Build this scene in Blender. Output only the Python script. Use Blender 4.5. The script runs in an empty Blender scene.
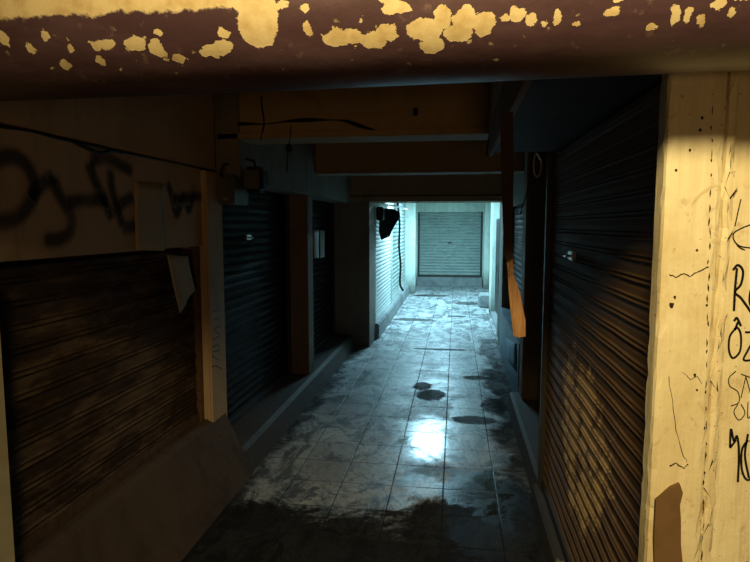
import bpy, bmesh, math, random
from mathutils import Vector, Matrix
random.seed(7)
scn = bpy.context.scene
COL = scn.collection
H = 2.04                                    # eye height
YAW, PITCH, F = math.radians(8.05), math.radians(5.61), 570.0
# ------------------------------------------------------------------ view maths (used to survey points on known planes)
_r = Vector((math.cos(YAW), math.sin(YAW), 0))
_f = Vector((-math.sin(YAW)*math.cos(PITCH), math.cos(YAW)*math.cos(PITCH), -math.sin(PITCH)))
_u = _r.cross(_f)
def ray(px, py): return _r*((px-375)/F) + _u*((281-py)/F) + _f
def onX(px, py, X):
    v = ray(px, py); t = X/v.x; return Vector((X, v.y*t, H+v.z*t))
def onY(px, py, Y):
    v = ray(px, py); t = Y/v.y; return Vector((v.x*t, Y, H+v.z*t))
def onZ(px, py, Z):
    v = ray(px, py); t = (Z-H)/v.z; return Vector((v.x*t, v.y*t, Z))

# ------------------------------------------------------------------ node helpers
class NT:
    def __init__(s, name):
        s.m = bpy.data.materials.new(name); s.m.use_nodes = True
        s.t = s.m.node_tree; s.N = s.t.nodes; s.L = s.t.links
        s.b = s.N['Principled BSDF']
        s.tc = s.N.new('ShaderNodeTexCoord')
        s.pos = s.tc.outputs['Object']
    def put(s, sock, v):
        if isinstance(v, bpy.types.NodeSocket): s.L.new(v, sock)
        elif v is not None:
            if sock.type == 'RGBA' and len(v) == 3: v = (*v, 1)
            sock.default_value = v
    def math(s, op, a, b=None, c=None, clamp=False):
        n = s.N.new('ShaderNodeMath'); n.operation = op; n.use_clamp = clamp
        for i, v in enumerate((a, b, c)):
            if v is not None: s.put(n.inputs[i], v)
        return n.outputs[0]
    def map(s, vec=None, scale=(1,1,1), loc=(0,0,0)):
        n = s.N.new('ShaderNodeMapping'); s.put(n.inputs['Vector'], vec or s.pos)
        n.inputs['Scale'].default_value = scale; n.inputs['Location'].default_value = loc
        return n.outputs[0]
    def noise(s, scale, vec=None, detail=5, rough=.6, dist=0, color=False):
        n = s.N.new('ShaderNodeTexNoise'); s.put(n.inputs['Vector'], vec or s.pos)
        n.inputs['Scale'].default_value = scale; n.inputs['Detail'].default_value = detail
        n.inputs['Roughness'].default_value = rough; n.inputs['Distortion'].default_value = dist
        return n.outputs['Color' if color else 'Fac']
    def vor(s, scale, vec=None, feat='F1', out='Distance'):
        n = s.N.new('ShaderNodeTexVoronoi'); s.put(n.inputs['Vector'], vec or s.pos)
        n.feature = feat; n.inputs['Scale'].default_value = scale
        return n.outputs[out]
    def step(s, v, a, b, lo=0, hi=1):
        n = s.N.new('ShaderNodeMapRange'); n.interpolation_type = 'SMOOTHSTEP'
        s.put(n.inputs[0], v)
        n.inputs[1].default_value = a; n.inputs[2].default_value = b
        n.inputs[3].default_value = lo; n.inputs[4].default_value = hi
        return n.outputs[0]
    def mix(s, f, a, b):
        n = s.N.new('ShaderNodeMix'); n.data_type = 'RGBA'
        s.put(n.inputs[0], f); s.put(n.inputs[6], a); s.put(n.inputs[7], b)
        return n.outputs[2]
    def xyz(s, vec=None):
        n = s.N.new('ShaderNodeSeparateXYZ'); s.put(n.inputs[0], vec or s.pos); return n.outputs
    def comb(s, x, y, z):
        n = s.N.new('ShaderNodeCombineXYZ')
        for i, v in enumerate((x, y, z)): s.put(n.inputs[i], v)
        return n.outputs[0]
    def bump(s, h, strength=.3, dist=.01):
        n = s.N.new('ShaderNodeBump'); s.put(n.inputs['Height'], h)
        n.inputs['Strength'].default_value = strength; n.inputs['Distance'].default_value = dist
        s.L.new(n.outputs[0], s.b.inputs['Normal'])
    def fin(s, color, rough=.7, metal=0, coat=None):
        s.put(s.b.inputs['Base Color'], color); s.put(s.b.inputs['Roughness'], rough)
        s.put(s.b.inputs['Metallic'], metal)
        if coat is not None: s.put(s.b.inputs['Coat Weight'], coat)
        return s.m
    def ell(s, X, Z, cx, cz, a, b):
        """distance-like field of an ellipse, <1 inside"""
        dx = s.math('DIVIDE', s.math('SUBTRACT', X, cx), a); dz = s.math('DIVIDE', s.math('SUBTRACT', Z, cz), b)
        return s.math('SQRT', s.math('ADD', s.math('MULTIPLY', dx, dx), s.math('MULTIPLY', dz, dz)))

def plaster(name, c, dirt=(.10,.065,.035), amt=.5, streak=.4, rough=.75, bump=.35, lowdirt=0.0):
    n = NT(name)
    big = n.step(n.noise(1.7, detail=6, rough=.65, dist=.6), .45, .72)
    st = n.step(n.noise(7, n.map(scale=(1,1,.12)), detail=5), .5, .75)
    sp = n.step(n.noise(38, detail=3, rough=.7), .66, .74)
    col = n.mix(n.math('MULTIPLY', big, amt), c, tuple(x*.35+d*.65 for x, d in zip(c, dirt)))
    col = n.mix(n.math('MULTIPLY', st, streak), col, dirt)
    col = n.mix(n.math('MULTIPLY', sp, .6*amt+.1), col, dirt)
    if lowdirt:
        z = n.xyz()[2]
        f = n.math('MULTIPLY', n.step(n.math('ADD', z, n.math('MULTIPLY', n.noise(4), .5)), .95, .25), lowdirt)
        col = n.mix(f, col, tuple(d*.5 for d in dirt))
    n.bump(n.math('ADD', n.noise(14, detail=8), n.math('MULTIPLY', sp, -.4)), bump, .012)
    n.b.inputs['Specular IOR Level'].default_value = .2
    return n.fin(col, rough)

def flat(name, c, rough=.6, metal=0, var=.3, scale=9, bump=.15):
    n = NT(name)
    f = n.step(n.noise(scale, detail=6), .35, .7)
    col = n.mix(n.math('MULTIPLY', f, var), c, tuple(x*.35 for x in c))
    n.bump(n.noise(scale*4, detail=5), bump, .004)
    n.b.inputs['Specular IOR Level'].default_value = .5 if metal or rough < .4 else .15
    return n.fin(col, rough, metal)

def shutter_mat(name, c, dust, rust=(.09,.035,.015), damt=.4, rough=.5, metal=.0, patch=None, spec=.05):
    n = NT(name)
    st = n.step(n.noise(3.2, n.map(scale=(.7,.7,2.6)), detail=8, rough=.72, dist=.3), .42, .66)
    rs = n.step(n.noise(11, n.map(scale=(.5,.5,2.2)), detail=6, rough=.7), .58, .7)
    col = n.mix(n.math('MULTIPLY', st, damt), c, dust)
    col = n.mix(n.math('MULTIPLY', rs, .55), col, rust)
    if patch:
        (y0, z0, a, b, pc) = patch
        X, Y, Z = n.xyz(n.pos)[:3]
        w = n.math('MULTIPLY', n.math('SUBTRACT', n.noise(5, n.map(scale=(1,1,.45)), detail=7, rough=.75), .5), 1.7)
        e = n.math('ADD', n.ell(Y, Z, y0, z0, a, b), w)
        tear = n.step(n.noise(8, n.map(scale=(1,1,.5)), detail=7, rough=.75), .40, .52)
        f = n.math('MULTIPLY', n.step(e, .95, .8), n.math('MULTIPLY', tear, .85))
        col = n.mix(f, col, pc)
    dots = n.step(n.vor(9), .055, .035)
    col = n.mix(n.math('MULTIPLY', dots, .7), col, (.45,.38,.28))
    n.bump(n.noise(30, detail=6), .15, .003)
    n.b.inputs['Specular IOR Level'].default_value = spec
    return n.fin(col, n.math('ADD', rough, n.math('MULTIPLY', st, .2)), metal)

M = {}
def near_plaster():
    n = NT('worn_cream_plaster')
    v = n.step(n.noise(3.2, n.map(scale=(1,1,.55)), detail=8, rough=.7, dist=.8), .35, .7)
    brush = n.noise(55, n.map(scale=(1,1,.06)), detail=4)
    blot = n.step(n.noise(11, detail=7, rough=.75, dist=1.0), .57, .68)
    spot = n.step(n.noise(70, detail=3, rough=.6), .66, .72)
    run = n.step(n.noise(16, n.map(scale=(1,1,.10)), detail=6, rough=.65), .56, .68)
    col = n.mix(v, (.84,.75,.48), (.66,.54,.29))
    col = n.mix(n.math('MULTIPLY', n.step(brush, .35, .65), .18), col, (.50,.40,.20))
    col = n.mix(n.math('MULTIPLY', run, .32), col, (.34,.23,.10))
    col = n.mix(n.math('MULTIPLY', blot, .42), col, (.38,.25,.11))
    col = n.mix(n.math('MULTIPLY', spot, .6), col, (.20,.12,.05))
    n.bump(n.math('ADD', n.math('MULTIPLY', brush, .6), n.math('ADD', n.noise(12, detail=8), n.math('MULTIPLY', spot, -.5))), .5, .008)
    n.b.inputs['Specular IOR Level'].default_value = .3
    return n.fin(col, .6)
M['worn_cream'] = near_plaster()
M['near_wall'] = plaster('near_plaster', (.80,.71,.44), dirt=(.20,.13,.06), amt=.42, streak=.50, bump=.35)
M['side_wall'] = plaster('side_plaster', (.70,.60,.38), dirt=(.16,.11,.06), amt=.35, streak=.25)
M['left_wall'] = plaster('left_plaster', (.62,.44,.27), dirt=(.12,.075,.04), amt=.4, streak=.25)
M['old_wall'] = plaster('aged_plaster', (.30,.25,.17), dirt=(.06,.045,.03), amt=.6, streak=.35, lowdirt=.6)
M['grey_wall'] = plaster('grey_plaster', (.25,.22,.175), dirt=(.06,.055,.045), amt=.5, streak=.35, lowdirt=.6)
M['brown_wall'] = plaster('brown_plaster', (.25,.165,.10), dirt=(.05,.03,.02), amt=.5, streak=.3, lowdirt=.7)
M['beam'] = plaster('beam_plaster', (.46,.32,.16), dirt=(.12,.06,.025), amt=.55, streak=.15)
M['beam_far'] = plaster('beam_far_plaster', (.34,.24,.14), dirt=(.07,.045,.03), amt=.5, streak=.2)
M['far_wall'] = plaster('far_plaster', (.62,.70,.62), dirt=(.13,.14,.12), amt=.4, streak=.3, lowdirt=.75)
M['ceiling'] = plaster('ceiling_plaster', (.22,.17,.11), dirt=(.05,.035,.02), amt=.6, streak=0)
M['plinth'] = plaster('plinth_cement', (.12,.08,.052), dirt=(.02,.014,.01), amt=.9, streak=.2, rough=.85, bump=.6)
M['kerb'] = plaster('kerb_cement', (.075,.06,.048), dirt=(.025,.02,.018), amt=.7, streak=.1, rough=.7, bump=.6)
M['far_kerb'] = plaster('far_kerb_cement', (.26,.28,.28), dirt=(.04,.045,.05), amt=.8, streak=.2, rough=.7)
M['blue_base'] = plaster('blue_painted_base', (.12,.20,.25), dirt=(.03,.035,.04), amt=.9, streak=.4, rough=.5)
M['sh_left'] = shutter_mat('brown_shutter', (.055,.034,.02), (.20,.135,.085), damt=.9, rough=.65)
M['sh_dark'] = shutter_mat('dark_shutter', (.018,.013,.009), (.05,.034,.022), damt=.5, rough=.55)
M['sh_right'] = shutter_mat('rusty_shutter', (.15,.092,.052), (.25,.16,.085), damt=.45, rough=.62,
                            patch=(3.0,.92,.60,.46,(.60,.41,.19)))
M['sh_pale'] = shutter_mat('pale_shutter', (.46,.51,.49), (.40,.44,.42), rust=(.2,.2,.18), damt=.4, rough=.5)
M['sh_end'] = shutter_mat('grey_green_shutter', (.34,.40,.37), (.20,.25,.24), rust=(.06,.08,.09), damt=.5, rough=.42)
M['rail'] = flat('dark_rail', (.05,.045,.04), .5, .2)
M['rail_brown'] = flat('brown_rail', (.16,.09,.045), .55, .1, var=.6, scale=20)
M['rail_pale'] = flat('pale_rail', (.55,.60,.58), .5)
M['wood_dark'] = flat('dark_wood', (.06,.035,.022), .7, var=.5, scale=12)
M['black'] = flat('black_plastic', (.02,.02,.022), .45)
M['grey_box'] = flat('grey_plastic', (.14,.13,.115), .45)
M['steel'] = flat('steel', (.5,.48,.44), .35, .8)
M['tarp'] = flat('black_tarp', (.012,.015,.018), .8)
M['white_sheet'] = flat('white_sheet', (.85,.88,.86), .5, var=.1)
M['void'] = flat('dark_doorway', (.012,.012,.013), .8)
M['paper'] = flat('yellowed_paper', (.60,.49,.34), .8, var=.15, scale=5)
M['paper_white'] = flat('white_paper', (.62,.66,.62), .8, var=.15)
M['paper_blue'] = flat('blue_poster', (.10,.22,.34), .5, var=.6, scale=14)
M['card'] = flat('brown_cardboard', (.17,.10,.045), .8, var=.35, scale=10)
M['ink'] = flat('marker_ink', (.012,.011,.01), .4, var=0)
M['crack'] = flat('crack_dark', (.035,.02,.01), .9, var=0)
M['stone'] = flat('pale_rubble', (.55,.47,.32), .8, var=.3, scale=20)

def wood():
    n = NT('splintered_wood')
    g = n.noise(9, n.map(scale=(9,9,.7)), detail=7, rough=.7, dist=.4)
    k = n.step(n.noise(26, detail=3), .62, .72)
    col = n.mix(n.step(g, .35, .65), (.48,.26,.10), (.30,.14,.05))
    col = n.mix(n.math('MULTIPLY', k, .7), col, (.14,.06,.03))
    n.bump(g, .5, .006)
    return n.fin(col, .65)
M['wood'] = wood()

def spray():
    n = NT('spray_paint')
    uv = n.tc.outputs['UV']; U, V = n.xyz(uv)[:2]
    d = n.math('ABSOLUTE', n.math('SUBTRACT', V, .5))
    e = n.math('MULTIPLY', n.step(d, .5, .05), n.step(n.noise(5, detail=5), .25, .6, .45, .85))
    e = n.math('MULTIPLY', e, n.math('MULTIPLY', n.step(U, 0, .1), n.step(U, 1, .9)))
    n.put(n.b.inputs['Alpha'], e)
    return n.fin((.07,.065,.05), .8)
M['spray'] = spray()

def emit(name, c, s):
    n = NT(name); n.b.inputs['Emission Color'].default_value = (*c, 1); n.b.inputs['Emission Strength'].default_value = s
    return n.fin((.8,.8,.8), .4)
M['tube'] = emit('cold_fluorescent_tube', (.55,.86,1.0), 30)

# ---- floor: 40 cm tiles, grime, puddles
def floor_mat():
    n = NT('grimy_tiles')
    X, Y, Z = n.xyz()[:3]
    T = .4
    gx = n.math('FRACT', n.math('DIVIDE', n.math('ADD', X, 8.07), T))       # joints at x = -.07 + k*.4
    gy = n.math('FRACT', n.math('DIVIDE', n.math('ADD', Y, 8.12), T))
    ex = n.math('ABSOLUTE', n.math('SUBTRACT', gx, .5)); ey = n.math('ABSOLUTE', n.math('SUBTRACT', gy, .5))
    wob = n.math('MULTIPLY', n.noise(20), .006)
    e = n.math('ADD', n.math('MAXIMUM', ex, ey), wob)
    joint = n.step(e, .486, .497)
    tx = n.math('FLOOR', n.math('DIVIDE', n.math('ADD', X, 8.07), T)); ty = n.math('FLOOR', n.math('DIVIDE', n.math('ADD', Y, 8.12), T))
    wn = n.N.new('ShaderNodeTexWhiteNoise'); n.put(wn.inputs['Vector'], n.comb(tx, ty, 0))
    tv = wn.outputs['Value']
    base = n.mix(tv, (.38,.40,.41), (.60,.62,.63))
    # smeared dirt
    d1 = n.step(n.noise(2.6, n.map(scale=(1.5,.8,1)), detail=9, rough=.74, dist=1.2), .46, .57)
    d2 = n.math('MAXIMUM', n.step(n.noise(7, detail=9, rough=.78, dist=2.2), .53, .62), n.math('MULTIPLY', n.step(n.math('ABSOLUTE', n.math('SUBTRACT', n.noise(4.5, detail=8, rough=.7, dist=2.5), .5)), .022, .008), .8))
    col = n.mix(n.math('MULTIPLY', d1, .85), base, (.075,.08,.085))
    col = n.mix(n.math('MULTIPLY', d2, .7), col, (.06,.07,.068))
    # named stains (x, y, a, b)
    w = n.math('MULTIPLY', n.math('SUBTRACT', n.noise(7, detail=6, rough=.7), .5), 1.3)
    f = None
    for (cx, cy, a, b) in STAINS:
        k = n.step(n.math('ADD', n.ell(X, Y, cx, cy, a, b), w), 1.05, .8)
        f = k if f is None else n.math('MAXIMUM', f, k)
    col = n.mix(n.math('MULTIPLY', f, .85), col, (.035,.033,.03))
    # cast shadow painted black over the nearest tiles, plus grime along both kerbs
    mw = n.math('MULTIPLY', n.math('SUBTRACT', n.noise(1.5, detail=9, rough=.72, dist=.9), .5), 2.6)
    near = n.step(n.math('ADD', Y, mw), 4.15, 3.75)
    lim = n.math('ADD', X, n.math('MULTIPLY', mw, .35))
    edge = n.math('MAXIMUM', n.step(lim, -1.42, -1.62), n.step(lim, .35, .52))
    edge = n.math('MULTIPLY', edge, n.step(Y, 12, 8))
    near_right = n.step(n.math('ADD', n.ell(X, Y, .27, 3.95, .42, .75), w), 1.1, .85)
    mud_shade = n.math('MAXIMUM', n.math('MAXIMUM', near, near_right), n.math('MULTIPLY', edge, .8))
    col = n.mix(n.math('MULTIPLY', mud_shade, .95), col, (.013,.011,.009))
    col = n.mix(n.math('MULTIPLY', joint, .88), col, (.03,.028,.025))
    wet = n.step(n.noise(1.3, detail=5, rough=.6, dist=.8), .40, .60)
    rough = n.math('ADD', n.math('MULTIPLY', wet, -.17), n.math('ADD', .50, n.math('MULTIPLY', d2, .12)))
    for (cx, cy, a, b, g) in ((-.24,5.35,.34,.62,.24), (.27,3.95,.42,.75,.30), (-.27,4.32,.26,.22,.16)):
        k = n.step(n.math('ADD', n.ell(X, Y, cx, cy, a, b), n.math('MULTIPLY', w, .6)), 1.15, .6)
        rough = n.math('SUBTRACT', rough, n.math('MULTIPLY', k, g))
    rough = n.math('ADD', n.math('MAXIMUM', rough, .10), n.math('MULTIPLY', f, .25))
    rough = n.math('ADD', rough, n.math('MULTIPLY', joint, .3))
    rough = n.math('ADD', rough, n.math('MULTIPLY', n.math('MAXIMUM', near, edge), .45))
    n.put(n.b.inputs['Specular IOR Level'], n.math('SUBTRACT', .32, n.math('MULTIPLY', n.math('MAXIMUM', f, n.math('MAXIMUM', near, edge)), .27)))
    h = n.math('ADD', n.math('MULTIPLY', joint, -1.0), n.math('MULTIPLY', n.noise(5, detail=3), .6))
    h = n.math('ADD', h, n.math('MULTIPLY', n.noise(60, detail=4), .10))
    h = n.math('ADD', h, n.math('MULTIPLY', tv, .3))
    n.bump(h, .30, .008)
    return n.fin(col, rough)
STAINS = [(-.27,6.75,.19,.24), (-.40,7.1,.13,.2), (.22,5.9,.25,.14), (-.2,9.3,.5,.08), (.3,7.6,.2,.12),
          (.45,6.4,.16,.3), (.05,12.8,.25,.12), (-.9,12.2,.5,.2), (.3,15,.35,.35), (-.7,16.5,.6,.3)]
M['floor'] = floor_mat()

# ------------------------------------------------------------------ mesh helpers
class MB:
    def __init__(s): s.bm = bmesh.new(); s.uv = None
    def box(s, x0, x1, y0, y1, z0, z1, bev=0):
        if x0 > x1: x0, x1 = x1, x0
        if y0 > y1: y0, y1 = y1, y0
        r = bmesh.ops.create_cube(s.bm, size=1, matrix=Matrix.Translation(((x0+x1)/2,(y0+y1)/2,(z0+z1)/2)) @ Matrix.Diagonal((x1-x0, y1-y0, z1-z0, 1)))
        if bev:
            es = list({e for v in r['verts'] for e in v.link_edges})
            bmesh.ops.bevel(s.bm, geom=es, offset=bev, segments=2, affect='EDGES')
        return s
    def prism(s, pts, ext):
        """closed outline of 3-D points swept by vector ext"""
        ext = Vector(ext)
        a = [s.bm.verts.new(p) for p in pts]; b = [s.bm.verts.new(Vector(p)+ext) for p in pts]
        n = len(pts)
        s.bm.faces.new(a); s.bm.faces.new(b[::-1])
        for i in range(n): s.bm.faces.new((a[i], b[i], b[(i+1)%n], a[(i+1)%n]))
        return s
    def tube(s, pts, r, k=8):
        pts = [Vector(p) for p in pts]; rings = []
        for i, p in enumerate(pts):
            d = (pts[min(i+1, len(pts)-1)] - pts[max(i-1, 0)]).normalized()
            u = d.orthogonal().normalized() if i == 0 else (u - d*u.dot(d)).normalized()
            v = d.cross(u)
            rr = r[i] if isinstance(r, (list, tuple)) else r
            rings.append([s.bm.verts.new(p + (u*math.cos(2*math.pi*j/k) + v*math.sin(2*math.pi*j/k))*rr) for j in range(k)])
        for a, b in zip(rings, rings[1:]):
            for j in range(k): s.bm.faces.new((a[j], a[(j+1)%k], b[(j+1)%k], b[j]))
        s.bm.faces.new(rings[0][::-1]); s.bm.faces.new(rings[-1])
        return s
    def ribbon(s, pts, w, nrm):
        """flat stroke along pts lying on a surface with normal nrm; uv v runs across"""
        if s.uv is None: s.uv = s.bm.loops.layers.uv.new('UVMap')
        nrm = Vector(nrm); pts = [Vector(p) for p in pts]; prev = None
        for i, p in enumerate(pts):
            d = (pts[min(i+1, len(pts)-1)] - pts[max(i-1, 0)]).normalized(); t = d.cross(nrm).normalized()
            ww = w[i] if isinstance(w, (list, tuple)) else w
            a, b = s.bm.verts.new(p+t*ww/2), s.bm.verts.new(p-t*ww/2)
            if prev:
                f = s.bm.faces.new((prev[0], prev[1], b, a))
                for l in f.loops: l[s.uv].uv = ((i if l.vert in (a, b) else i-1)/(len(pts)-1), 0 if l.vert in (prev[0], a) else 1)
            prev = (a, b)
        return s
    def build(s, name, mat, parent=None, smooth=False):
        bmesh.ops.recalc_face_normals(s.bm, faces=s.bm.faces)
        me = bpy.data.meshes.new(name); s.bm.to_mesh(me); s.bm.free()
        if smooth:
            for p in me.polygons: p.use_smooth = True
        me.materials.append(M[mat]); o = bpy.data.objects.new(name, me); COL.objects.link(o)
        if parent is not None:
            o.parent = parent
            o.matrix_parent_inverse = Matrix.Translation(-ROOTLOC.get(parent.name, Vector((0,0,0))))
        return o
ROOTLOC = {}
def tag(o, label, cat, group=None, kind=None):
    o['label'] = label; o['category'] = cat
    if group: o['group'] = group
    if kind: o['kind'] = kind
    return o
def thing(name, loc, label, cat, group=None):
    o = bpy.data.objects.new(name, None); COL.objects.link(o); o.location = loc; o.empty_display_size = .1
    ROOTLOC[o.name] = Vector(loc); return tag(o, label, cat, group)
def struct(name, mb, mat, label=None, cat=None):
    o = mb.build(name, mat); o['kind'] = 'structure'
    if label: o['label'] = label
    if cat: o['category'] = cat
    return o
def smoothpts(pts, n=6):
    """Catmull-Rom through pts"""
    P = [Vector(p) for p in pts]; P = [2*P[0]-P[1]] + P + [2*P[-1]-P[-2]]; out = []
    for i in range(1, len(P)-2):
        a, b, c, d = P[i-1:i+3]
        for k in range(n):
            t = k/n
            out.append(.5*((2*b) + (c-a)*t + (2*a-5*b+4*c-d)*t*t + (3*b-a-3*c+d)*t**3))
    return out + [P[-2]]

# ------------------------------------------------------------------ room shell
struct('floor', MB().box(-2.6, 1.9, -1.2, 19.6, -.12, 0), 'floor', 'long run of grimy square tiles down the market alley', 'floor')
struct('ceiling', MB().box(-2.4, 1.6, 1.75, 9.3, 3.1, 3.2), 'ceiling')
struct('ceiling', MB().box(-2.4, 1.6, 9.3, 19.5, 2.9, 3.1), 'far_wall')
# --- left wall, nearest bay: header over the brown shutter, panel above it
wl = struct('wall_left', MB().box(-2.25, -1.9, 1.2, 4.1, 1.885, 2.455), 'left_wall')
struct('wall_left', MB().box(-2.25, -1.895, 1.2, 4.36, 2.47, 3.1), 'left_wall')
struct('wall_left', MB().box(-2.25, -2.08, 1.2, 4.1, 0, 1.885), 'brown_wall')
# header above the deeper shops
struct('wall_left', MB().box(-2.3, -1.72, 4.42, 9.3, 2.40, 3.1, .01), 'grey_wall')
struct('wall_left', MB().box(-2.3, -2.12, 4.42, 9.3, 0, 2.40), 'brown_wall')
# far left run
struct('wall_left', MB().box(-1.75, -1.42, 10.0, 13.1, 2.34, 2.9), 'far_wall')
struct('wall_left', MB().box(-2.2, -1.62, 10.0, 19.2, 0, 2.9), 'far_wall')
struct('wall_light_block', MB().box(-2.25, 1.6, 1.2, 1.34, 2.69, 3.6), 'old_wall')  # unseen wall added above the pipe to block lamp light passing over it
# --- cross wall with the passage opening
struct('wall_middle', MB().box(-2.3, -1.41, 9.3, 9.98, 0, 2.42, .008), 'grey_wall')
lint = MB(); lint.box(-2.3, 1.5, 9.3, 9.98, 2.52, 3.1); lint.box(-2.3, 1.5, 9.27, 9.98, 2.42, 2.50)
struct('wall_middle', lint, 'beam_far')
struct('wall_middle', MB().box(.745, 1.5, 9.3, 9.98, 0, 2.42, .008), 'grey_wall')
# --- end wall
ew = MB(); ew.box(-2.2, -1.27, 19.2, 19.5, 0, 2.9); ew.box(.88, 1.6, 19.2, 19.5, 0, 2.9); ew.box(-1.27, .88, 19.2, 19.5, 2.47, 2.9)
struct('wall_end', ew, 'far_wall')
struct('trim_1', MB().box(-1.27, .88, 19.08, 19.3, 0, .30, .01), 'far_kerb', 'stained cement sill under the end shutter', 'sill')
# --- right walls
wr = struct('wall_right', MB().box(.745, 1.25, 1.575, 1.80, 0, 3.1).box(.673, 1.25, 1.53, 1.575, 0, 3.1), 'worn_cream')
struct('wall_right', MB().box(.74, .9, 1.8, 4.2, 0, 3.1), 'brown_wall')
struct('wall_right', MB().box(.98, 1.2, 4.2, 9.3, 0, 3.1), 'brown_wall')
struct('wall_right', MB().box(.84, .98, 6.55, 9.3, 2.32, 3.1), 'grey_wall')
struct('wall_right', MB().box(.72, .97, 6.5, 9.3, 0, .72, .015), 'blue_base', 'low blue-grey painted shop base wall, right side', 'wall')
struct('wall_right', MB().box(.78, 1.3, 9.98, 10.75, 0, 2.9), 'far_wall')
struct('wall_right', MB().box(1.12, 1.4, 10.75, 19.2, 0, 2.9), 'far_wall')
# --- plinths and kerbs
pl = MB().prism([(-2.08,.9,0), (-1.63,.9,0), (-1.70,.9,.16), (-1.86,.9,.50), (-1.90,.9,.53), (-2.08,.9,.53)], (0,3.45,0))
struct('trim_2', pl, 'plinth', 'sloping brown cement plinth beneath the nearest left shutter', 'plinth')
kb = MB().prism([(-2.12,4.35,0), (-1.64,4.35,0), (-1.70,4.35,.17), (-1.74,4.35,.20), (-2.12,4.35,.20)], (0,4.95,0))
struct('trim_3', kb, 'kerb', 'low dark cement kerb beneath the middle left shutters', 'kerb')
kr = MB().prism([(.74,1.58,0), (.575,1.58,0), (.59,1.58,.11), (.61,1.58,.13), (.74,1.58,.13)], (0,2.62,0))
struct('trim_4', kr, 'kerb', 'narrow dark kerb beneath the near right shutter', 'kerb')
kr = MB().prism([(.98,4.2,0), (.60,4.2,0), (.63,4.2,.13), (.66,4.2,.15), (.98,4.2,.15)], (0,2.3,0))
struct('trim_5', kr, 'kerb', 'dark kerb below the brown column on the right', 'kerb')
struct('trim_6', MB().box(-1.62, -1.34, 9.98, 19.2, 0, .28, .02), 'far_kerb', 'stained kerb below the pale shutters, far left', 'kerb')
struct('trim_7', MB().box(.80, 1.12, 10.75, 13.6, 0, .10, .02), 'far_kerb', 'low kerb at the far right doorway', 'kerb')

# ------------------------------------------------------------------ beams and pillars
def single(name, mb, mat, label, cat, group=None): return tag(mb.build(name, mat), label, cat, group)
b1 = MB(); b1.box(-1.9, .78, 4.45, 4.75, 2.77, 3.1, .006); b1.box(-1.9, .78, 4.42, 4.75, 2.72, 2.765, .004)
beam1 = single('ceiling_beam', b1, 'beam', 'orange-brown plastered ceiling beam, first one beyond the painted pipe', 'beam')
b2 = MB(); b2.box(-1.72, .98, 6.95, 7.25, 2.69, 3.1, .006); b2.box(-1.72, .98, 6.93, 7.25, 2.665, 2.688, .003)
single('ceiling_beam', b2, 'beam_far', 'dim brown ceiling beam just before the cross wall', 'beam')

single('pillar', MB().box(-2.08, -1.86, 4.1, 4.40, .2, 2.45, .012), 'left_wall', 'cream plaster pillar right of the brown shutter with scrawled writing', 'pillar')
single('pillar', MB().box(-2.12, -1.77, 6.70, 6.97, .2, 2.40, .012), 'brown_wall', 'brown pillar between the two dark left shutters', 'pillar')
single('pillar', MB().box(-2.12, -1.765, 1.2, 1.99, .53, 1.885, .012), 'near_wall', 'orange-lit plaster jamb at the far left edge', 'pillar')
single('pillar', MB().box(.73, .98, 6.2, 6.5, .15, 3.1, .012), 'brown_wall', 'brown square column on the right behind the hanging plank', 'pillar')
single('pillar', MB().box(-1.62, -1.20, 17.1, 17.5, 0, 2.9, .015), 'far_wall', 'pale column in front of the end shutter, on its left', 'pillar')
single('pillar', MB().box(.90, 1.08, 18.6, 18.85, 0, 2.9, .012), 'far_wall', 'narrow white post right beside the end shutter', 'pillar')
single('pillar', MB().box(.80, 1.12, 13.0, 13.7, 0, 2.9, .015), 'far_wall', 'brightly lit white column in the far right of the passage', 'pillar')

# near right pillar with chipped edges
def chipped(x0, x1, y0, y1, z0, z1, amp=.006, seg=90):
    mb = MB(); bm = mb.bm; rings = []
    for i in range(seg+1):
        z = z0+(z1-z0)*i/seg
        def j(): return random.random()**4*amp*2.2
        pts = []
        b = .012
        for (x, y, sx, sy) in ((x0,y0,1,1), (x1,y0,-1,1), (x1,y1,-1,-1), (x0,y1,1,-1)):
            a, c = b+j(), b+j()
            p = [(x+sx*a, y), (x+sx*a*.3, y+sy*c*.3), (x, y+sy*c)]
            if (sx*sy) > 0: p = p[::-1]
            pts += p
        rings.append([bm.verts.new((px, py, z)) for px, py in pts])
    k = len(rings[0])
    for a, b_ in zip(rings, rings[1:]):
        for q in range(k): bm.faces.new((a[q], a[(q+1)%k], b_[(q+1)%k], b_[q]))
    bm.faces.new(rings[0]); bm.faces.new(rings[-1])
    return mb
np_ = tag(bpy.data.objects.new('pillar', None), 'brightly lit cracked cream pillar at the right, just behind the painted pipe', 'pillar')
COL.objects.link(np_); np_.location = (.58, 1.6, 0); ROOTLOC[np_.name] = Vector((.58, 1.6, 0))
chipped(.505, .640, 1.5, 1.575, 0, 3.1).build('shaft', 'worn_cream', np_)
chipped(.643, .672, 1.508, 1.58, 0, 3.1, .012).build('edge_strip', 'worn_cream', np_)
def crack(name, pts, w, par, Y=1.4985, n=3):
    P = [onY(x, y, Y) for x, y in pts]
    Q = []
    for a, b in zip(P, P[1:]):
        for k in range(n):
            p = a.lerp(b, k/n); Q.append(p + Vector((random.uniform(-1,1), 0, random.uniform(-1,1)))*.0018)
    Q.append(P[-1])
    return MB().ribbon(Q, [w*random.uniform(.5,1.3) for _ in Q], (0,-1,0)).build(name, 'crack', par)
crack('crack', [(669,274),(676,277),(684,274),(690,277),(697,272),(703,269),(709,267)], .0026, np_)
crack('crack', [(669,377),(672,400),(676,430),(683,455),(687,462)], .0016, np_)
crack('crack', [(683,372),(690,380),(697,376),(702,384)], .0012, np_)
crack('crack', [(670,466),(677,463),(684,469),(688,464)], .0035, np_)
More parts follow.
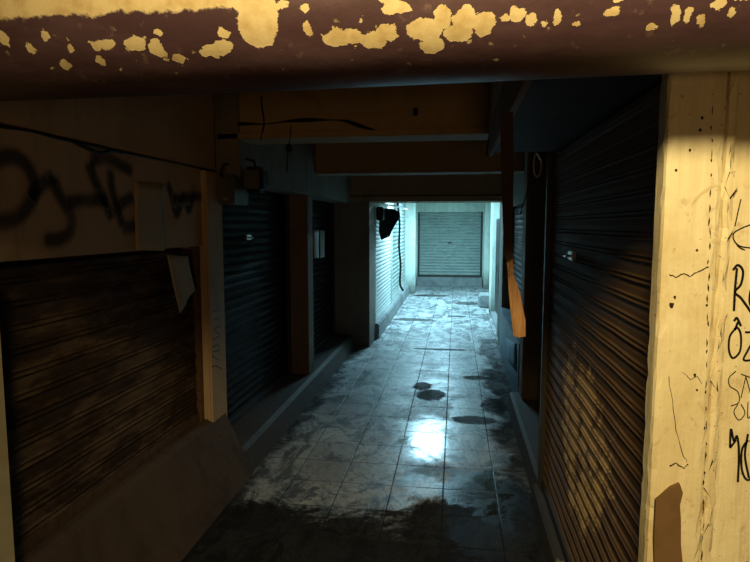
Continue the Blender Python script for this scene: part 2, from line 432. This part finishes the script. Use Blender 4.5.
# chips along the pillar's corner groove
ch = MB()
for k in range(34):
    y = 110+k*13.3+random.uniform(-5,5); x = 711.5-(y-130)*.020+random.uniform(-1,1)
    p = onY(x, y, 1.4975); q = onY(x+random.uniform(-.8,.8), y+random.uniform(3,9), 1.4975)
    ch.ribbon([p, p.lerp(q,.5)+Vector((random.uniform(-.001,.001),0,0)), q], [.0008, random.uniform(.002,.0045), .0008], (0,-1,0))
ch.build('chipped_paint', 'crack', np_)
for (x, y, r) in ((672,305,.007),(675,297,.004),(707,305,.003),(697,250,.003),(695,375,.004),(697,390,.003),(690,150,.003),(700,130,.004),(702,118,.004),(676,170,.003)):
    c = onY(x, y, 1.4982); a0 = random.random()
    MB().prism([c+Vector((math.cos(a)*r*random.uniform(.5,1.2), 0, math.sin(a)*r*random.uniform(.7,1.4))) for a in [a0+i*math.pi/4 for i in range(8)]], (0,-.0008,0)).build('chip', 'crack', np_)

# graffiti on the wall beside the pillar (marker pen)
YG = 1.528
def scrawl(strokes, w, par, name='graffiti', fn=lambda x, y: onY(x, y, YG), nrm=(0,-1,0), mat='ink', n=7):
    mb = MB()
    for st in strokes:
        P = smoothpts([fn(x, y) for x, y in st], n) if len(st) > 2 else [fn(*st[0]), fn(*st[1])]
        mb.ribbon(P, w, nrm)
    return mb.build(name, mat, par)
scrawl([[(741,199),(738,212),(735,226)], [(752,224),(742,228),(734,233),(734,240),(740,246),(752,248)], [(736,243),(739,247),(745,250)]], .0028, wr)
scrawl([[(734,311),(735,290),(737,268)], [(733,270),(738,265),(743,271),(741,284),(735,292),(741,298),(749,309),(753,316)],
        [(757,283),(751,290),(750,303),(756,309),(763,300),(761,286),(756,283)], [(738,322),(735,330)], [(734,321),(737,318),(741,326)]], .0058, wr)
scrawl([[(737,327),(730,336),(729,350),(733,358),(740,351),(741,336),(738,328),(734,329)], [(745,332),(756,334),(748,350),(744,360),(757,359)]], .0050, wr)
scrawl([[(736,371),(729,378),(730,386),(738,392),(739,402),(731,406)], [(741,374),(752,378)], [(746,376),(741,398)], [(746,377),(752,398)],
        [(738,404),(734,412),(739,420),(745,413),(741,404)], [(748,402),(748,418),(754,410)]], .0022, wr)
scrawl([[(730,447),(731,429),(734,441),(737,436),(739,452),(738,482)], [(730,448),(736,440)], [(748,440),(742,450),(742,470),(748,480),(757,470),(757,448),(750,440)],
        [(748,434),(745,455),(749,478)]], .0055, wr)

# torn cardboard leaning at the pillar's foot of frame
cb = [(656,501),(662,496),(671,488),(680,484),(683,493),(680,505),(681,520),(681,545),(684,575),(655,578),(654,540)]
single('torn_cardboard', MB().prism([onY(x, y, 1.488) for x, y in cb], (0,.0115,0)), 'card', 'torn piece of brown cardboard stuck on the bright cream pillar', 'cardboard')

# ------------------------------------------------------------------ peeling pipe across the top
PY, PZ, PR = 1.26, 2.515, .17
def on_pipe(px, py):
    v = ray(px, py); oy, oz = -PY, H-PZ
    a = v.y*v.y+v.z*v.z; b = 2*(oy*v.y+oz*v.z); c = oy*oy+oz*oz-PR*PR
    D = b*b-4*a*c
    if D < 0: D = 0
    t = (-b-math.sqrt(D))/(2*a); p = Vector((v.x*t, v.y*t, H+v.z*t))
    return p.x, math.atan2(-(p.z-PZ), -(p.y-PY))*PR          # x and arc length downwards from the front
def pipe_mat():
    n = NT('peeling_maroon_paint')
    X, Y, Z = n.xyz()[:3]
    ang = n.math('ARCTAN2', n.math('MULTIPLY', Z, -1), n.math('MULTIPLY', Y, -1))
    A = n.math('MULTIPLY', ang, PR)
    wc = n.xyz(n.noise(22, detail=5, rough=.7, color=True))
    XW = n.math('ADD', X, n.math('MULTIPLY', n.math('SUBTRACT', wc[0], .5), .042))
    AW = n.math('ADD', A, n.math('MULTIPLY', n.math('SUBTRACT', wc[1], .5), .042))
    f = None
    def acc(k):
        nonlocal f
        f = k if f is None else n.math('MAXIMUM', f, k)
    for (px, py, w, h) in FLAKES:
        cx, ca = on_pipe(px, py); a1 = abs(on_pipe(px+w, py)[0]-cx); b1_ = abs(on_pipe(px, min(py+h, 84))[1]-on_pipe(px, max(py-h, -60))[1])/2
        acc(n.step(n.ell(XW, AW, cx, ca, a1, b1_), 1.04, .97))
    x1 = on_pipe(236, 12)[0]; a_l = on_pipe(0, 20)[1]; a_r = on_pipe(200, 8)[1]
    acc(n.math('MULTIPLY', n.step(XW, x1+.002, x1-.002), n.step(AW, a_l*.5+a_r*.5+.004, a_l*.5+a_r*.5-.004)))
    band = n.math('MULTIPLY', n.step(A, on_pipe(375,2)[1], on_pipe(375,25)[1]), n.step(A, on_pipe(375,74)[1], on_pipe(375,52)[1]))
    sp = n.step(n.vor(42, n.comb(XW, AW, 0)), .20, .15)
    rare = n.step(n.noise(6, n.comb(X, A, 0), detail=2), .50, .58)
    acc(n.math('MULTIPLY', n.math('MULTIPLY', sp, rare), band))
    pv = n.step(n.noise(3, n.map(scale=(1,3,3)), detail=6), .35, .7)
    paint = n.mix(pv, (.062,.030,.036), (.10,.056,.064))
    paint = n.mix(n.math('MULTIPLY', n.step(n.noise(30, detail=5), .6, .7), .4), paint, (.22,.14,.12))
    cream = n.mix(n.step(n.noise(18, detail=6), .4, .7), (.68,.55,.29), (.50,.36,.15))
    col = n.mix(f, paint, cream)
    n.bump(n.math('ADD', n.math('MULTIPLY', f, -.8), n.math('MULTIPLY', n.noise(9, detail=6), .9)), .5, .006)
    return n.fin(col, n.math('ADD', .46, n.math('MULTIPLY', f, .35)))
FLAKES = [(258,18,21,30),(240,-8,20,18),(395,8,17,7),(388,-2,10,6),(334,38,14,9),(352,36,12,9),(372,40,14,8),(388,32,11,8),(425,30,18,12),(432,45,12,8),(444,16,9,12),
          (466,18,13,11),(484,24,11,12),(458,32,14,9),(215,50,16,7),(222,45,12,6),(136,42,11,7),(107,43,11,5),(158,47,7,8),(97,46,4,5),(32,48,4,6),(47,36,5,5),
          (71,48,4,5),(3,38,5,7),(67,63,6,4),(101,59,5,4),(160,34,4,4),(308,28,4,9),(304,8,4,5),(178,57,8,4),(225,33,7,5),(611,12,8,5),(516,14,7,8),(531,17,8,6),
          (557,18,5,9),(673,17,5,8),(688,16,5,8),(702,21,4,6),(720,4,8,5),(733,13,4,5),(650,28,4,4),(578,24,4,3),(546,23,3,3),(617,1,6,3),(505,19,6,4),(280,5,8,4),(745,-4,8,7)]
pm = pipe_mat(); M['pipe'] = pm
mb = MB(); bm = mb.bm; rings = []
NS, NX = 72, 90
for i in range(NX+1):
    x = -1.885+3.9*i/NX
    rings.append([bm.verts.new((x, math.cos(2*math.pi*j/NS)*PR, math.sin(2*math.pi*j/NS)*PR + .006*math.sin(x*1.7))) for j in range(NS)])
for a, b in zip(rings, rings[1:]):
    for j in range(NS): bm.faces.new((a[j], a[(j+1)%NS], b[(j+1)%NS], b[j]))
bm.faces.new(rings[0]); bm.faces.new(rings[-1])
pipe = mb.build('horizontal_pipe', 'pipe', smooth=True); pipe.location = (0, PY, PZ)
tag(pipe, 'thick maroon-painted horizontal pipe with peeling yellow flakes across the top', 'pipe')

# ------------------------------------------------------------------ roller shutters
def shutter(label, axis, c, sgn, a0, a1, z0, z1, mats, pitch=.078, rail=.05, box=False, lock=None, depth=.016, group=None, seg=.09, lockmat='steel', bow=.0, rnd=False):
    """axis 'x': plane at x=c facing sgn along x, spans a0..a1 in y; axis 'y': likewise"""
    def W(u, n, z): return (c+sgn*n, u, z) if axis == 'x' else (u, c+sgn*n, z)
    def B(mb, u0, u1, n0, n1, zz0, zz1, bev=0):
        p, q = W(u0, n0, zz0), W(u1, n1, zz1); return mb.box(p[0], q[0], p[1], q[1], zz0, zz1, bev)
    t = thing('roller_shutter', W((a0+a1)/2, 0, z0), label, 'roller shutter', group)
    mb = MB(); bm = mb.bm
    prof = [(0,0),(.05,.8),(.09,1),(.13,.8),(.18,.15),(.24,.15),(.28,.7),(.32,.85),(.36,.7),(.41,.1),(.7,.22)]
    if rnd: prof = [(0,0),(.06,.35),(.2,.8),(.4,1),(.6,.85),(.8,.45),(.92,0)]
    rows = []; z = z0+.06; k = 0
    while z < z1:
        for (f, d) in prof:
            zz = z+f*pitch
            if zz < z1: rows.append((zz, d*depth))
        z += pitch
    nu = max(2, int((a1-a0)/seg)); ph = random.random()*9
    grid = [[bm.verts.new(W(a0+rail*.5+(a1-a0-rail)*i/nu, d + bow*math.sin(zz*2.1+i*.45+ph)*math.sin(i*.8+ph), zz)) for i in range(nu+1)] for zz, d in rows]
    for a, b in zip(grid, grid[1:]):
        for i in range(nu): bm.faces.new((a[i], a[i+1], b[i+1], b[i]))
    # give the curtain thickness
    back = [[bm.verts.new(W(a0+rail*.5+(a1-a0-rail)*i/1, -.006, zz)) for i in (0,1)] for zz in (rows[0][0], rows[-1][0])]
    bm.faces.new((back[0][0], back[1][0], back[1][1], back[0][1]))
    mb.build('slat_curtain', mats[0], t)
    bb = MB(); B(bb, a0+rail*.4, a1-rail*.4, -.012, .024, z0, z0+.065, .004); bb.build('bottom_bar', mats[1], t)
    for u in (a0, a1-rail):
        r = MB(); B(r, u, u+rail, -.02, .042, z0, z1, .004); r.build('guide_rail', mats[1], t)
    if box:
        r = MB(); B(r, a0, a1, -.02, .06, z1-.09, z1, .006); r.build('shutter_box', mats[1], t)
    if lock:
        u, zz = lock
        r = MB(); B(r, u-.06, u+.06, .012, .034, zz-.025, zz+.025, .004)
        p = [W(u-.035, .03, zz), W(u-.035, .06, zz-.004), W(u+.035, .06, zz-.004), W(u+.035, .03, zz)]
        r.tube(p, .006, 8); r.build('handle', lockmat, t)
    return t
shutter('wide brown corrugated shutter nearest on the left, under the graffiti', 'x', -1.965, 1, 1.99, 4.10, .53, 1.885, ('sh_left','rail_brown'), pitch=.108, bow=.004)
shutter('dark shutter on the left below the meter box, second from front', 'x', -2.03, 1, 4.41, 6.70, .2, 2.40, ('sh_dark','rail'), lock=(5.35,1.92), bow=.002)
shutter('dark shutter on the left beside the cross wall, with papers taped', 'x', -2.03, 1, 6.98, 9.29, .2, 2.40, ('sh_dark','rail'), lock=(8.4,1.2), lockmat='rail')
shutter('tall rusty brown shutter on the right with pale torn patch', 'x', .665, -1, 1.60, 4.18, .13, 2.53, ('sh_right','rail'), pitch=.078, lock=(3.3,1.87), bow=.003, depth=.013)
shutter('dark shutter on the right above the blue painted base wall', 'x', .90, -1, 6.52, 9.29, .725, 2.32, ('sh_dark','rail'))
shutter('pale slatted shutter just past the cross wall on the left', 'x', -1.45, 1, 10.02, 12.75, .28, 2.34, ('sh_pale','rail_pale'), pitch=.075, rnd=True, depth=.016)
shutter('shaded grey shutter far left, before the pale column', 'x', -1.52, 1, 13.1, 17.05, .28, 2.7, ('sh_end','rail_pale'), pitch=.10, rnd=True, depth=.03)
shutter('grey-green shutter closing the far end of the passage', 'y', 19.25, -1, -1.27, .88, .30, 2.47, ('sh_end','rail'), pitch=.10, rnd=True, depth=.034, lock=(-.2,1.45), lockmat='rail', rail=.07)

# far right: dark doorway with an open leaf and conduit
d = struct('door_1', MB().box(1.09, 1.115, 11.0, 12.9, .10, 2.2), 'void', 'dark doorway leaf in the far right passage wall', 'door')
struct('wall_right', MB().box(1.0, 1.12, 10.75, 13.0, 2.2, 2.9), 'far_wall')
lf = thing('door_leaf', (.76,10.5,.45), 'narrow black open door leaf at the passage right side', 'door')
MB().box(.745, .775, 10.12, 10.9, .45, 2.15, .004).build('panel', 'black', lf)
MB().tube([(.75,10.3,1.2),(.72,10.3,1.2),(.72,10.3,1.35),(.75,10.3,1.35)], .008).build('handle', 'steel', lf)
single('concrete_step', MB().box(.60, .98, 14.2, 15.0, 0, .30, .03), 'far_kerb', 'small grey concrete step by the far right doorway', 'step')
ct = smoothpts([(.755,10.05,.10),(.755,10.05,.8),(.75,10.05,.9),(.74,10.05,1.0),(.755,10.05,1.6),(.755,10.05,2.6)], 6)
tag(MB().tube(ct, .014).build('conduit_pipe', 'rail_pale', None, True), 'thin pale conduit running up the wall right of the passage', 'pipe')

# ------------------------------------------------------------------ near canopy on the right
cp = thing('shop_canopy', (.45,2.9,2.53), 'dark boxed canopy above the rusty right shutter', 'canopy')
MB().box(.245, .74, 1.6, 4.05, 2.535, 2.56).build('soffit_panel', 'wood_dark', cp)
MB().box(.215, .243, 1.6, 4.06, 2.51, 2.72, .003).build('fascia_board', 'brown_wall', cp)
MB().box(.222, .243, 1.6, 4.05, 2.725, 3.098).build('upper_panel', 'beam', cp)
MB().box(.245, .74, 4.02, 4.05, 2.56, 3.098).build('end_panel', 'wood_dark', cp)

# hanging plank; shadow on its upper part is put in as darker wood
YP = 2.36
pk = thing('hanging_plank', onY(507,112,YP), 'splintered wooden plank dangling from the canopy edge', 'plank')
for nm, mt_, dy, out in (('upper_shaded', 'wood_dark', -.014, [(500.5,112),(501,160),(502.5,205),(504,252),(507,262),(513,258),(513,205),(513.5,155),(513,112)]),
                   ('split_end', 'wood', 0, [(503.5,238),(507.5,270),(509,295),(511,315),(513.5,336),(519,337.5),(525.5,336.5),(525.5,320),(522.7,307),(521,297),(517.3,284),(514,276),(512.5,255),(512,238)])):
    mb = MB().prism([onY(x, y, YP+dy) for x, y in out], (0,.0135,0))
    bmesh.ops.triangulate(mb.bm, faces=[f for f in mb.bm.faces if len(f.verts) > 4]); mb.build(nm, mt_, pk)

# ------------------------------------------------------------------ papers
def sheet(name, label, pts, fn, ext, mat, cat='paper', curl=None):
    P = [fn(x, y) for x, y in pts]
    return single(name, MB().prism(P, ext), mat, label, cat)
def grid_sheet(name, label, q, fn, nrm, mat, amp=.01, cat='paper', n=8):
    """slightly curled sheet from four pixel corners (tl,tr,br,bl)"""
    c = [fn(*p) for p in q]; nrm = Vector(nrm); mb = MB(); bm = mb.bm; g = []
    for off in (0, .0012):
        g.append([[bm.verts.new(c[0].lerp(c[1], i/n).lerp(c[3].lerp(c[2], i/n), j/n) + nrm*(off + amp*(j/n)**2*(.6+.4*math.sin(i*.9)))) for i in range(n+1)] for j in range(n+1)])
    for k, G in enumerate(g):
        for j in range(n):
            for i in range(n): bm.faces.new((G[j][i], G[j][i+1], G[j+1][i+1], G[j+1][i]))
    per = [(0,i) for i in range(n)]+[(j,n) for j in range(n)]+[(n,i) for i in range(n,0,-1)]+[(j,0) for j in range(n,0,-1)]
    for a, b in zip(per, per[1:]+per[:1]): bm.faces.new((g[0][a[0]][a[1]], g[0][b[0]][b[1]], g[1][b[0]][b[1]], g[1][a[0]][a[1]]))
    o = mb.build(name, mat, None, True); return tag(o, label, cat)
LX = lambda x, y: onX(x, y, -1.896)
grid_sheet('paper_notice', 'yellowed paper notice taped over the left graffiti', [(135,181),(164,184),(162,251),(134,250)], LX, (1,0,0), 'paper', .02)
grid_sheet('paper_notice', 'torn paper strip hanging before the brown left shutter', [(167,255),(188,256),(193,290),(178,313)], lambda x, y: onX(x, y, -1.90), (1,0,0), 'paper', .02)
grid_sheet('paper_notice', 'small white paper on the dark shutter, nearer the pillar', [(313.5,230),(318.5,230),(318.5,258),(314,258)], lambda x, y: onX(x, y, -1.765), (1,0,0), 'paper_white', .003, n=3)
grid_sheet('paper_notice', 'small white paper on the dark shutter, nearer the cross wall', [(319.5,230),(324.5,231),(324.5,257),(320,258)], lambda x, y: onX(x, y, -1.97), (1,0,0), 'paper_white', .003, n=3)
grid_sheet('poster', 'faded blue poster on the low wall right of the floor', [(506,338),(517,344),(517,372),(507,360)], lambda x, y: onX(x, y, .718), (-1,0,0), 'paper_blue', .003, 'poster', n=3)

# ------------------------------------------------------------------ spray graffiti on the header
GX = lambda x, y: onX(x, y, -1.897)
scrawl([[(-14,172),(-2,160),(14,157),(27,166),(34,184),(30,203),(18,217),(0,222),(-14,214)],
        [(30,200),(42,184),(55,176)],
        [(53,172),(57,190),(66,206),(72,220),(68,234),(55,240),(40,239)],
        [(66,203),(80,201),(97,200),(110,200)],
        [(88,160),(94,178),(104,200),(113,222)], [(110,166),(112,190),(118,212),(124,229)],
        [(88,162),(105,158),(122,166),(134,172)], [(116,207),(134,196)], [(122,229),(136,226)],
        [(166,178),(172,196),(177,214),(184,196),(189,210),(196,180)], [(172,200),(190,197),(207,196)]], .115, wl, mat='spray', fn=GX, nrm=(1,0,0))
scrawl([[(213,352),(219,350),(218,345),(212,347)], [(212,356),(219,360)], [(213,340),(220,335),(214,330),(220,326)], [(212,367),(216,366),(222,369)], [(214,320),(219,318)],[(213,312),(219,308),(214,303)]],
       .008, bpy.data.objects['pillar'], mat='ink', fn=lambda x, y: onX(x, y, -1.857), nrm=(1,0,0))

# ------------------------------------------------------------------ wiring and boxes on the left
mt = thing('meter_box', (-1.80,4.52,2.35), 'grey electric meter box on the left pillar top with trailing wires', 'meter box')
MB().box(-1.86, -1.72, 4.30, 4.62, 2.20, 2.43, .012).build('case', 'grey_box', mt)
MB().box(-1.85, -1.745, 4.275, 4.31, 2.22, 2.41, .008).build('cover', 'grey_box', mt)
MB().box(-1.80, -1.76, 4.27, 4.276, 2.235, 2.25).build('label_plate', 'steel', mt)
MB().tube(smoothpts([(-1.80,4.29,2.40),(-1.80,4.24,2.44),(-1.78,4.25,2.50),(-1.80,4.40,2.52)], 6), .008).build('cable', 'black', mt, True)
fl = thing('floodlight', (-1.62,4.62,2.43), 'black box lamp mounted above the grey meter box', 'lamp')
MB().box(-1.71, -1.54, 4.44, 4.60, 2.30, 2.51, .03).build('housing', 'black', fl)
MB().box(-1.69, -1.56, 4.425, 4.442, 2.33, 2.48, .01).build('lens', 'grey_box', fl)
MB().tube([(-1.62,4.52,2.50),(-1.64,4.54,2.56),(-1.72,4.56,2.58)], .01).build('bracket', 'black', fl)
cab = smoothpts([onX(x, y, -1.885) for x, y in ((-20,121),(0,127),(30,131),(60,139),(85,144),(120,152),(150,158),(180,164),(214,171))], 4)
tag(MB().tube(cab, .006, 6).build('wall_cable', 'black', None, True), 'black cable running along the top of the left graffiti wall', 'cable')
lp = smoothpts([onX(x, y, -1.885) for x, y in ((72,141),(88,149),(100,153),(112,151),(122,153))], 5)
tag(MB().tube(lp, .009, 6).build('wall_cable', 'black', None, True), 'short drooping cable loop above the spray-painted letters', 'cable')
bc = smoothpts([onY(x, y, 4.44) for x, y in ((222,128),(240,124),(265,124),(290,121),(310,120),(330,120),(345,121),(360,126),(378,131))], 6)
tag(MB().tube(bc, [.010+.006*math.sin(i*.35) for i in range(len(bc))], 6).build('beam_cable', 'black', None, True), 'frayed dark cable sagging across the first ceiling beam', 'cable')
tag(MB().tube(smoothpts([onY(x, y, 4.425) for x, y in ((261,96),(262,108),(264,122),(262,134),(261,140))], 4), .007, 6).build('hanging_wire', 'black', None, True), 'short dark wire hanging over the beam, left end', 'wire')
hw = thing('hanging_wire', onY(289,140,4.41), 'thin wire with a dark plug hanging below the first beam', 'wire')
MB().tube(smoothpts([onY(x, y, 4.41) for x, y in ((291,126),(290,138),(288,150),(287,172))], 4), .004, 6).build('wire', 'black', hw, True)
p = onY(289,148,4.41); MB().box(p.x-.022, p.x+.022, p.y-.02, p.y+.02, p.z-.03, p.z+.03, .008).build('plug', 'black', hw)
p = onY(416,111,4.45); tag(MB().tube([p+Vector((0,.01,-.0)), p+Vector((0,-.05,-.0)), p+Vector((0,-.055,-.04))], .018, 8).build('wall_hook', 'crack'), 'small rusty hook on the face of the first beam', 'hook')
tag(MB().tube(smoothpts([onY(x, y, 4.41) for x, y in ((493,88),(492,110),(490,130),(487,150),(486,156))], 4), .006, 6).build('hanging_wire', 'black', None, True), 'short dark wire beside the canopy, right end of the beam', 'wire')
# chain-like loop below the canopy's far end
tag(MB().tube(smoothpts([onY(x, y, 4.0) for x, y in ((536,152),(541,160),(541,170),(538,177),(534,172),(534,160),(536,152))], 5), .007, 6).build('wire_loop', 'steel', None, True), 'loop of wire hanging above the brown column on the right', 'wire')
tag(MB().tube(smoothpts([onY(x, y, 6.1) for x, y in ((533,150),(530,175),(527,192),(520,215)) ], 5), .006, 6).build('hanging_wire', 'black', None, True), 'slack wire hanging in front of the right brown column', 'wire')

# pale rubble at the foot of the right shutter
rb = MB(); bmesh.ops.create_icosphere(rb.bm, subdivisions=2, radius=1)
for v in rb.bm.verts:
    q = v.co.copy(); v.co = Vector((q.x*.025, q.y*.075, q.z*.04))*(1+.25*math.sin(q.x*7+q.z*5))
o = rb.build('rubble', 'stone'); o.location = (.595,3.06,.165); tag(o, 'pale chunk of broken plaster at the foot of the right shutter', 'rubble')

# ------------------------------------------------------------------ far lamps and awning
def tube_fixture(loc, L, along, label):
    t = thing('fluorescent_lamp', loc, label, 'lamp'); x, y, z = loc
    d = Vector((L/2,0,0)) if along == 'x' else Vector((0,L/2,0)); c = Vector(loc)
    e = Vector((abs(d.x)+.02 or .02, abs(d.y)+.02, 0))
    MB().box(x-max(d.x,.025), x+max(d.x,.025), y-max(d.y,.025), y+max(d.y,.025), z+.02, z+.06, .004).build('batten', 'white_sheet', t)
    MB().tube([c-d, c+d], .014, 10).build('tube', 'tube', t, True)
    for s in (-1, 1):
        q = c+d*s; MB().box(q.x-.018, q.x+.018, q.y-.018, q.y+.018, z-.02, z+.03, .003).build('end_cap', 'white_sheet', t)
    return t
tube_fixture((-.55,12.2,2.84), .62, 'x', 'fluorescent tube on the passage ceiling behind the cross wall')
tube_fixture((-.45,15.4,2.84), .62, 'x', 'added fluorescent tube on the passage ceiling nearest the end shutter')
def area(name, loc, size, sy, power, color, rot):
    l = bpy.data.lights.new(name, 'AREA'); l.shape = 'RECTANGLE'; l.size = size; l.size_y = sy; l.energy = power; l.color = color
    o = bpy.data.objects.new(name, l); o.location = loc; o.rotation_euler = rot; COL.objects.link(o); return o
COLD = (.42,.80,1.0)
area('fluorescent_light', (-.55,12.2,2.79), .60, .05, 175, COLD, (0,0,0))
area('fluorescent_light', (-.45,15.4,2.79), .60, .05, 185, COLD, (0,0,0))  # unseen second tube light, added to brighten the far end
# white sheet awning and black tarp, far left
aw = thing('awning', (-1.25,10.9,2.4), 'small white sheet awning with black tarp hanging, far left', 'awning')
s1 = MB().prism([(-1.42,10.1,2.44),(-1.02,10.1,2.36),(-1.02,10.1,2.375),(-1.42,10.1,2.455)], (0,1.9,0)); s1.build('sheet', 'white_sheet', aw)
tp = MB(); bm = tp.bm
P = [onY(x, y, 10.5) for x, y in ((380,208),(392,208.5),(401,212),(398,219),(393,228),(391,236),(386,232),(382,240),(379.5,232))]
P = [p+Vector((0,.25*math.sin(i*2.3),0)) for i, p in enumerate(P)]
tp.prism(P, (0,.012,0)); bmesh.ops.triangulate(bm, faces=[f for f in bm.faces if len(f.verts) > 4]); tp.build('tarp', 'tarp', aw)
tag(MB().box(-1.40,-1.27,10.02,10.2,2.12,2.36,.02).build('speaker_box', 'black'), 'small black box fixed at the opening’s upper left corner', 'box')
fc = smoothpts([(-1.46,14.4,2.6),(-1.43,14.6,2.1),(-1.45,14.7,1.5),(-1.42,14.8,1.0),(-1.44,14.9,.5),(-1.38,15.1,.30)], 5)
tag(MB().tube(fc, .03, 6).build('drain_pipe', 'black', None, True), 'dark crooked pipe down the far left wall by the pale column', 'pipe')

# ------------------------------------------------------------------ lights
def lamp(name, loc, target, power, color, radius, angle, blend):
    l = bpy.data.lights.new(name, 'SPOT'); l.energy = power; l.color = color; l.shadow_soft_size = radius
    l.spot_size = math.radians(angle); l.spot_blend = blend
    o = bpy.data.objects.new(name, l); o.location = loc
    o.rotation_euler = (Vector(target)-Vector(loc)).to_track_quat('-Z', 'Y').to_euler(); COL.objects.link(o); return o
lamp('street_lamp_light', (-.05,-.48,3.12), (.62,1.6,1.85), 300, (1.0,.77,.38), .19, 112, 1)
pl_ = bpy.data.lights.new('warm_fill', 'POINT'); pl_.energy = 58; pl_.color = (1.0,.60,.26); pl_.shadow_soft_size = .35  # unseen warm fill added behind the camera to lift the beam faces
po = bpy.data.objects.new('warm_fill', pl_); po.location = (.35,-2.6,1.45); COL.objects.link(po)
w = bpy.data.worlds.new('night'); scn.world = w; w.use_nodes = True
w.node_tree.nodes['Background'].inputs[0].default_value = (.9,.7,.5,1); w.node_tree.nodes['Background'].inputs[1].default_value = .004

# ------------------------------------------------------------------ camera
cd = bpy.data.cameras.new('camera'); cam = bpy.data.objects.new('camera', cd); COL.objects.link(cam)
cd.sensor_width = 36; cd.lens = F/750*36; cam.location = (0,0,H); cd.clip_start = .02
cam.rotation_euler = (math.pi/2-PITCH, 0, YAW)
scn.camera = cam
vs = scn.view_settings; vs.view_transform = 'Standard'; vs.look = 'None'; vs.exposure = 0; vs.gamma = 1; vs.use_curve_mapping = False
